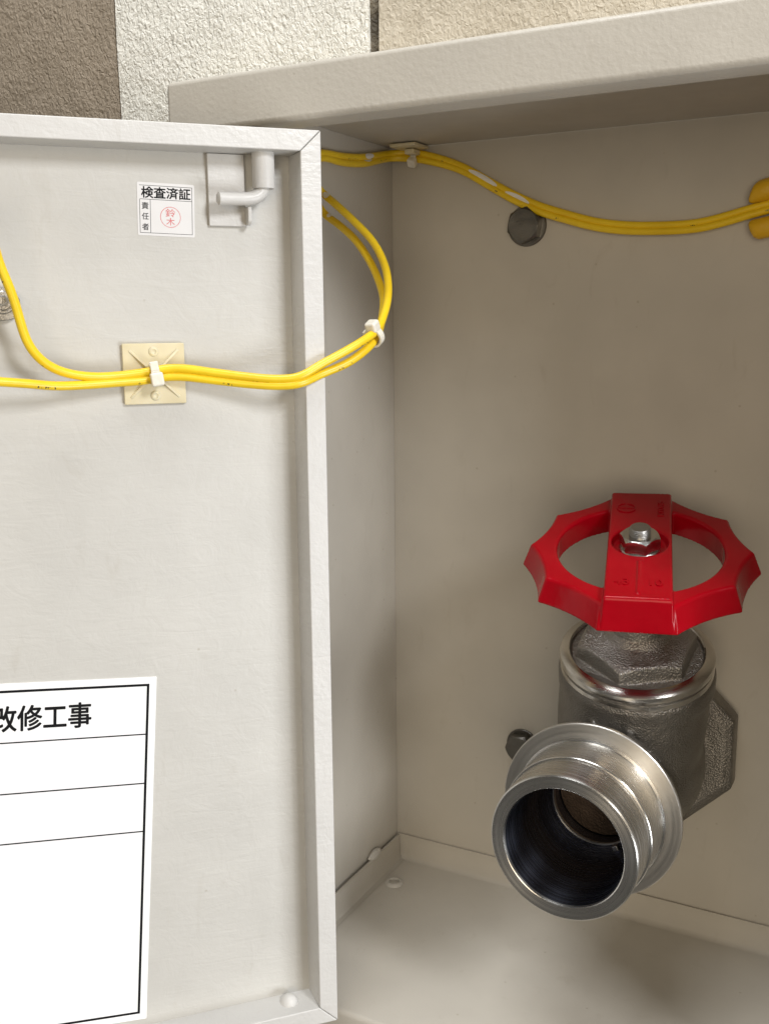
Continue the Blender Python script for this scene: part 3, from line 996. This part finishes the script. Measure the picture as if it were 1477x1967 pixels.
add_lathe(bm, [(0.0390, -0.114), (0.0390, -0.078), (0.0400, -0.066), (0.0405, -0.0515), (0.0350, -0.0515), (0.0350, -0.070), (0.0290, -0.078), (0.0290, -0.114)], OM, 64, wrap=True)
IM = frame(bc+Vector((0.003, 0, 0)), Vector((1, 0, 0)), Vector((0, 0, 1)), Vector((0, -1, 0)))
add_lathe(bm, [(0.036, -0.046), (0.040, 0.0)], IM, 64)
add_loft(bm, [poly_loop(8, 0.0550, -0.0500, math.pi/8), poly_loop(8, 0.0590, -0.0470, math.pi/8), poly_loop(8, 0.0590, -0.0330, math.pi/8), poly_loop(8, 0.0530, -0.0290, math.pi/8)], IM)
# locking lugs round the outlet neck
for a in (20, 62, 104, 146, 188, 230, 272, 314):
    Lm = OM @ Matrix.Rotation(math.radians(a), 4, 'Z')
    add_box(bm, (0.038, -0.0065, -0.066), (0.0460, 0.0065, -0.0525), Lm)
body_me = remeshed(bm, 0.0011, 7, 0.5)
obj('body', body_me, M_CAST, valve, 80)
# pipe from the body through the back panel
obj('inlet_pipe', lathe([(0.030, -0.075), (0.030, -0.045)], IM, 48), M_CAST, valve, 40)
# bonnet: turned rim, flange plate and cast hexagon
M_TURN_B = turned_mat('turned_bonnet', (0.70, 0.67, 0.62), 0.20, BM, 0.6)
obj('bonnet_rim', lathe([(0.0385, -0.0030), (0.0388, 0.0004), (0.0396, 0.0012), (0.0428, 0.0006), (0.0450, -0.0012), (0.0455, -0.0030), (0.0453, -0.0048), (0.0428, -0.0056),
                         (0.0426, -0.0068), (0.0447, -0.0074), (0.0450, -0.0090), (0.0450, -0.0110), (0.0440, -0.0120), (0.0385, -0.0120)], BM, 96, wrap=True), M_TURN_B, valve, 32)
bm = bmesh.new()
add_lathe(bm, [(0.0388, -0.0100), (0.0388, -0.0018), (0.0380, -0.0010), (0.0350, -0.0008)], BM, 64)
def hexl(r, z): return [(p[0], p[1], z) for p in hex_pts(r)]
def hex_pts(r, m=12, rot=math.radians(-90-14.6)):
    n = 6*m
    out = []
    for k_ in range(n):
        a = 2*math.pi*k_/n
        loc = (a+math.pi/6) % (math.pi/3)-math.pi/6
        rr = r*math.cos(math.pi/6)/math.cos(math.pi/6-abs(loc))
        out.append((rr*math.cos(a+rot), rr*math.sin(a+rot)))
    return out
def rnd(r, z): return [(r*math.cos(2*math.pi*k_/72+math.radians(-104.6)), r*math.sin(2*math.pi*k_/72+math.radians(-104.6)), z) for k_ in range(72)]
AP = 0.0356*math.cos(math.pi/6)
add_loft(bm, [hexl(0.0364, -0.0015), hexl(0.0360, 0.0005), [(p[0], p[1], 0.0090-(math.hypot(*p)-AP)*0.50) for p in hex_pts(0.0356)],
              rnd(AP*0.975, 0.0095), rnd(0.0245, 0.0104), rnd(0.0190, 0.0122), rnd(0.0155, 0.0165), rnd(0.0140, 0.0400)], BM)
obj('bonnet', remeshed(bm, 0.0005, 2), M_CASTHEX, valve, 80)
obj('spindle', lathe([(0.0085, 0.030), (0.0085, dB-0.010)], BM, 40), M_NUT, valve, 40)

# outlet coupling: turned mouth, stepped shoulders and thin guard ring
M_TURN_O = turned_mat('turned_outlet', (0.68, 0.66, 0.62), 0.27, OM, 0.75)
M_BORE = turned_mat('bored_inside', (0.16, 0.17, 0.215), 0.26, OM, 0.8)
obj('outlet_mouth', lathe([(0.0326, -0.0015), (0.0330, -0.0003), (0.0335, 0.0), (0.0396, 0.0), (0.0403, -0.0005), (0.0405, -0.0018), (0.0405, -0.0205), (0.0399, -0.0209), (0.0399, -0.0219),
                           (0.0414, -0.0221), (0.0418, -0.0225), (0.0420, -0.0452), (0.0431, -0.0458), (0.0431, -0.0480), (0.0370, -0.0480), (0.0360, -0.0200), (0.0340, -0.0100)], OM, 128, wrap=True), M_TURN_O, valve, 30)
M_GUARD = turned_mat('turned_guard', (0.62, 0.595, 0.55), 0.36, OM, 0.15)
obj('guard_ring', lathe([(0.0370, -0.0478), (0.0511, -0.0478), (0.0516, -0.0483), (0.0516, -0.0503), (0.0511, -0.0508), (0.0370, -0.0508)], OM, 128, wrap=True), M_GUARD, valve, 30)
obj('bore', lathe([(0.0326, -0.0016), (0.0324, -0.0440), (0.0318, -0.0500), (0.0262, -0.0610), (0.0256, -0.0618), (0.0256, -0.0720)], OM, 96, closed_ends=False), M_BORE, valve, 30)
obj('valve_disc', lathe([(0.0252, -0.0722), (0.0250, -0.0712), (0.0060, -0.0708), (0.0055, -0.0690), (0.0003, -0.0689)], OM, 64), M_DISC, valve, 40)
obj('seat_ring', lathe([(0.0262, -0.0600), (0.0257, -0.0604), (0.0254, -0.0610), (0.0252, -0.0620), (0.0256, -0.0628), (0.0262, -0.0618)], OM, 80, wrap=True), M_TURN_O, valve, 40)
obj('seat_lug', box((0.0258, -0.0018, -0.0605), (0.0322, 0.0018, -0.0560), OM @ Matrix.Rotation(math.radians(-62), 4, 'Z')), M_TURN_O, valve, 35, 0.0006, 2)

# handwheel casting: scalloped ten-sided rim and a wide bar with a nut well
RT_, RB_, HW = 0.0613, 0.0662, 0.0150
bm = bmesh.new()
def scallop(rv, z, sag, m=12):
    pts = []
    for f_ in range(10):
        a0, a1 = math.radians(36*f_), math.radians(36*(f_+1))
        p0 = Vector((rv*math.cos(a0), rv*math.sin(a0), 0)); p1 = Vector((rv*math.cos(a1), rv*math.sin(a1), 0))
        nrm = Vector((math.cos((a0+a1)/2), math.sin((a0+a1)/2), 0))
        front = f_ in (2, 7)
        for k_ in range(m):
            t = k_/m
            q = p0.lerp(p1, t)-nrm*(0 if front else sag)*4*t*(1-t)
            pts.append((q.x, q.y, z))
    return pts
def circ(r, z, n=120): return [(r*math.cos(2*math.pi*k_/n), r*math.sin(2*math.pi*k_/n), z) for k_ in range(n)]
loops = [scallop(RT_-0.0012, 0.0, 0.0022), scallop(RT_, -0.0012, 0.0022), scallop(RB_, -HW+0.0008, 0.0026), scallop(RB_-0.0012, -HW, 0.0026), circ(0.0462, -HW), circ(0.0458, -0.0012), circ(0.0472, 0.0)]
add_loft(bm, loops, WM, wrap=True)
# bar
n = 96
def rect_loop(hx, hy, z):
    out = []
    for k_ in range(n):
        a = 2*math.pi*k_/n
        c_, s_ = math.cos(a), math.sin(a)
        q = min(hx/abs(c_) if abs(c_) > 1e-9 else 1e9, hy/abs(s_) if abs(s_) > 1e-9 else 1e9)
        out.append((q*c_, q*s_, z))
    # snap the samples nearest the corners onto them
    for cx_, cy_ in ((hx, hy), (-hx, hy), (-hx, -hy), (hx, -hy)):
        i_ = min(range(n), key=lambda j: (out[j][0]-cx_)**2+(out[j][1]-cy_)**2)
        out[i_] = (cx_, cy_, z)
    return out
BR = 0.0044
loops = [circ(0.0005, -0.0006, n), circ(0.0150, -0.0006, n), circ(0.0157, BR-0.0004, n), rect_loop(0.0168, 0.0578, BR), rect_loop(0.0176, 0.0588, BR-0.0012), rect_loop(0.0184, 0.0632, -HW+0.0006), rect_loop(0.0150, 0.0560, -HW-0.0004), circ(0.0005, -HW-0.0004, n)]
add_loft(bm, loops, WM)
add_lathe(bm, [(0.012, -HW-0.010), (0.0135, -HW+0.003)], WM, 48)
# raised line down the front half of the bar
add_box(bm, (-0.0006, -0.054, BR-0.0010), (0.0006, -0.0215, BR+0.0009), WM)
wheel = obj('handwheel', remeshed(bm, 0.00062, 3, 0.5), M_RED, valve, 80)
wheel['label'] = 'glossy red scalloped handwheel with a wide raised bar'
def emboss(body, size, x, y, rotz, name='embossed_mark'):
    me = text_mesh(body, size, 0.00008, 0.0006, 'CENTER')
    Mx = WM @ Matrix.Translation((x, y, BR-0.0001)) @ Matrix.Rotation(rotz, 4, 'Z')
    for v_ in me.vertices: v_.co = Mx @ v_.co
    return obj(name, me, M_RED, wheel, 40)
emboss('43', 0.0085, -0.0085, -0.046, 0.0)
emboss('10', 0.0085, 0.0085, -0.046, 0.0)
emboss('KYONG', 0.0050, 0.0130, 0.0385, math.pi/2)
bm = bmesh.new()
LMw = WM @ Matrix.Translation((-0.0085, 0.0385, BR))
add_lathe(bm, [(0.0056, -0.0004), (0.0056, 0.0004), (0.0049, 0.0004), (0.0049, -0.0004)], LMw, 40, wrap=True)
add_box(bm, (-0.0052, -0.0003, -0.0003), (0.0052, 0.0003, 0.0004), LMw)
add_box(bm, (-0.0003, -0.0052, -0.0003), (0.0003, 0.0052, 0.00045), LMw)
obj('embossed_mark', bm, M_RED, wheel, 40)
# nut, washer and stud in the well
obj('spindle_washer', lathe([(0.0005, -0.0005), (0.0112, -0.0005), (0.0114, 0.0005), (0.0108, 0.0011), (0.0005, 0.0011)], WM, 56), M_NUT, wheel, 35)
obj('spindle_nut', prism(6, 0.0115, 0.0012, 0.0090, WM, math.radians(-72), 0.0016), M_NUT, wheel, 25)
pr_ = [(0.0003, 0.006), (0.0060, 0.006), (0.0060, 0.0094)]
for q in range(3):
    pr_ += [(0.0060, 0.0098+q*0.0011), (0.0054, 0.01035+q*0.0011)]
pr_ += [(0.0057, 0.0129), (0.0052, 0.0134), (0.0003, 0.0135)]
obj('spindle_end', lathe(pr_, WM, 40), M_STEEL, wheel, 30)
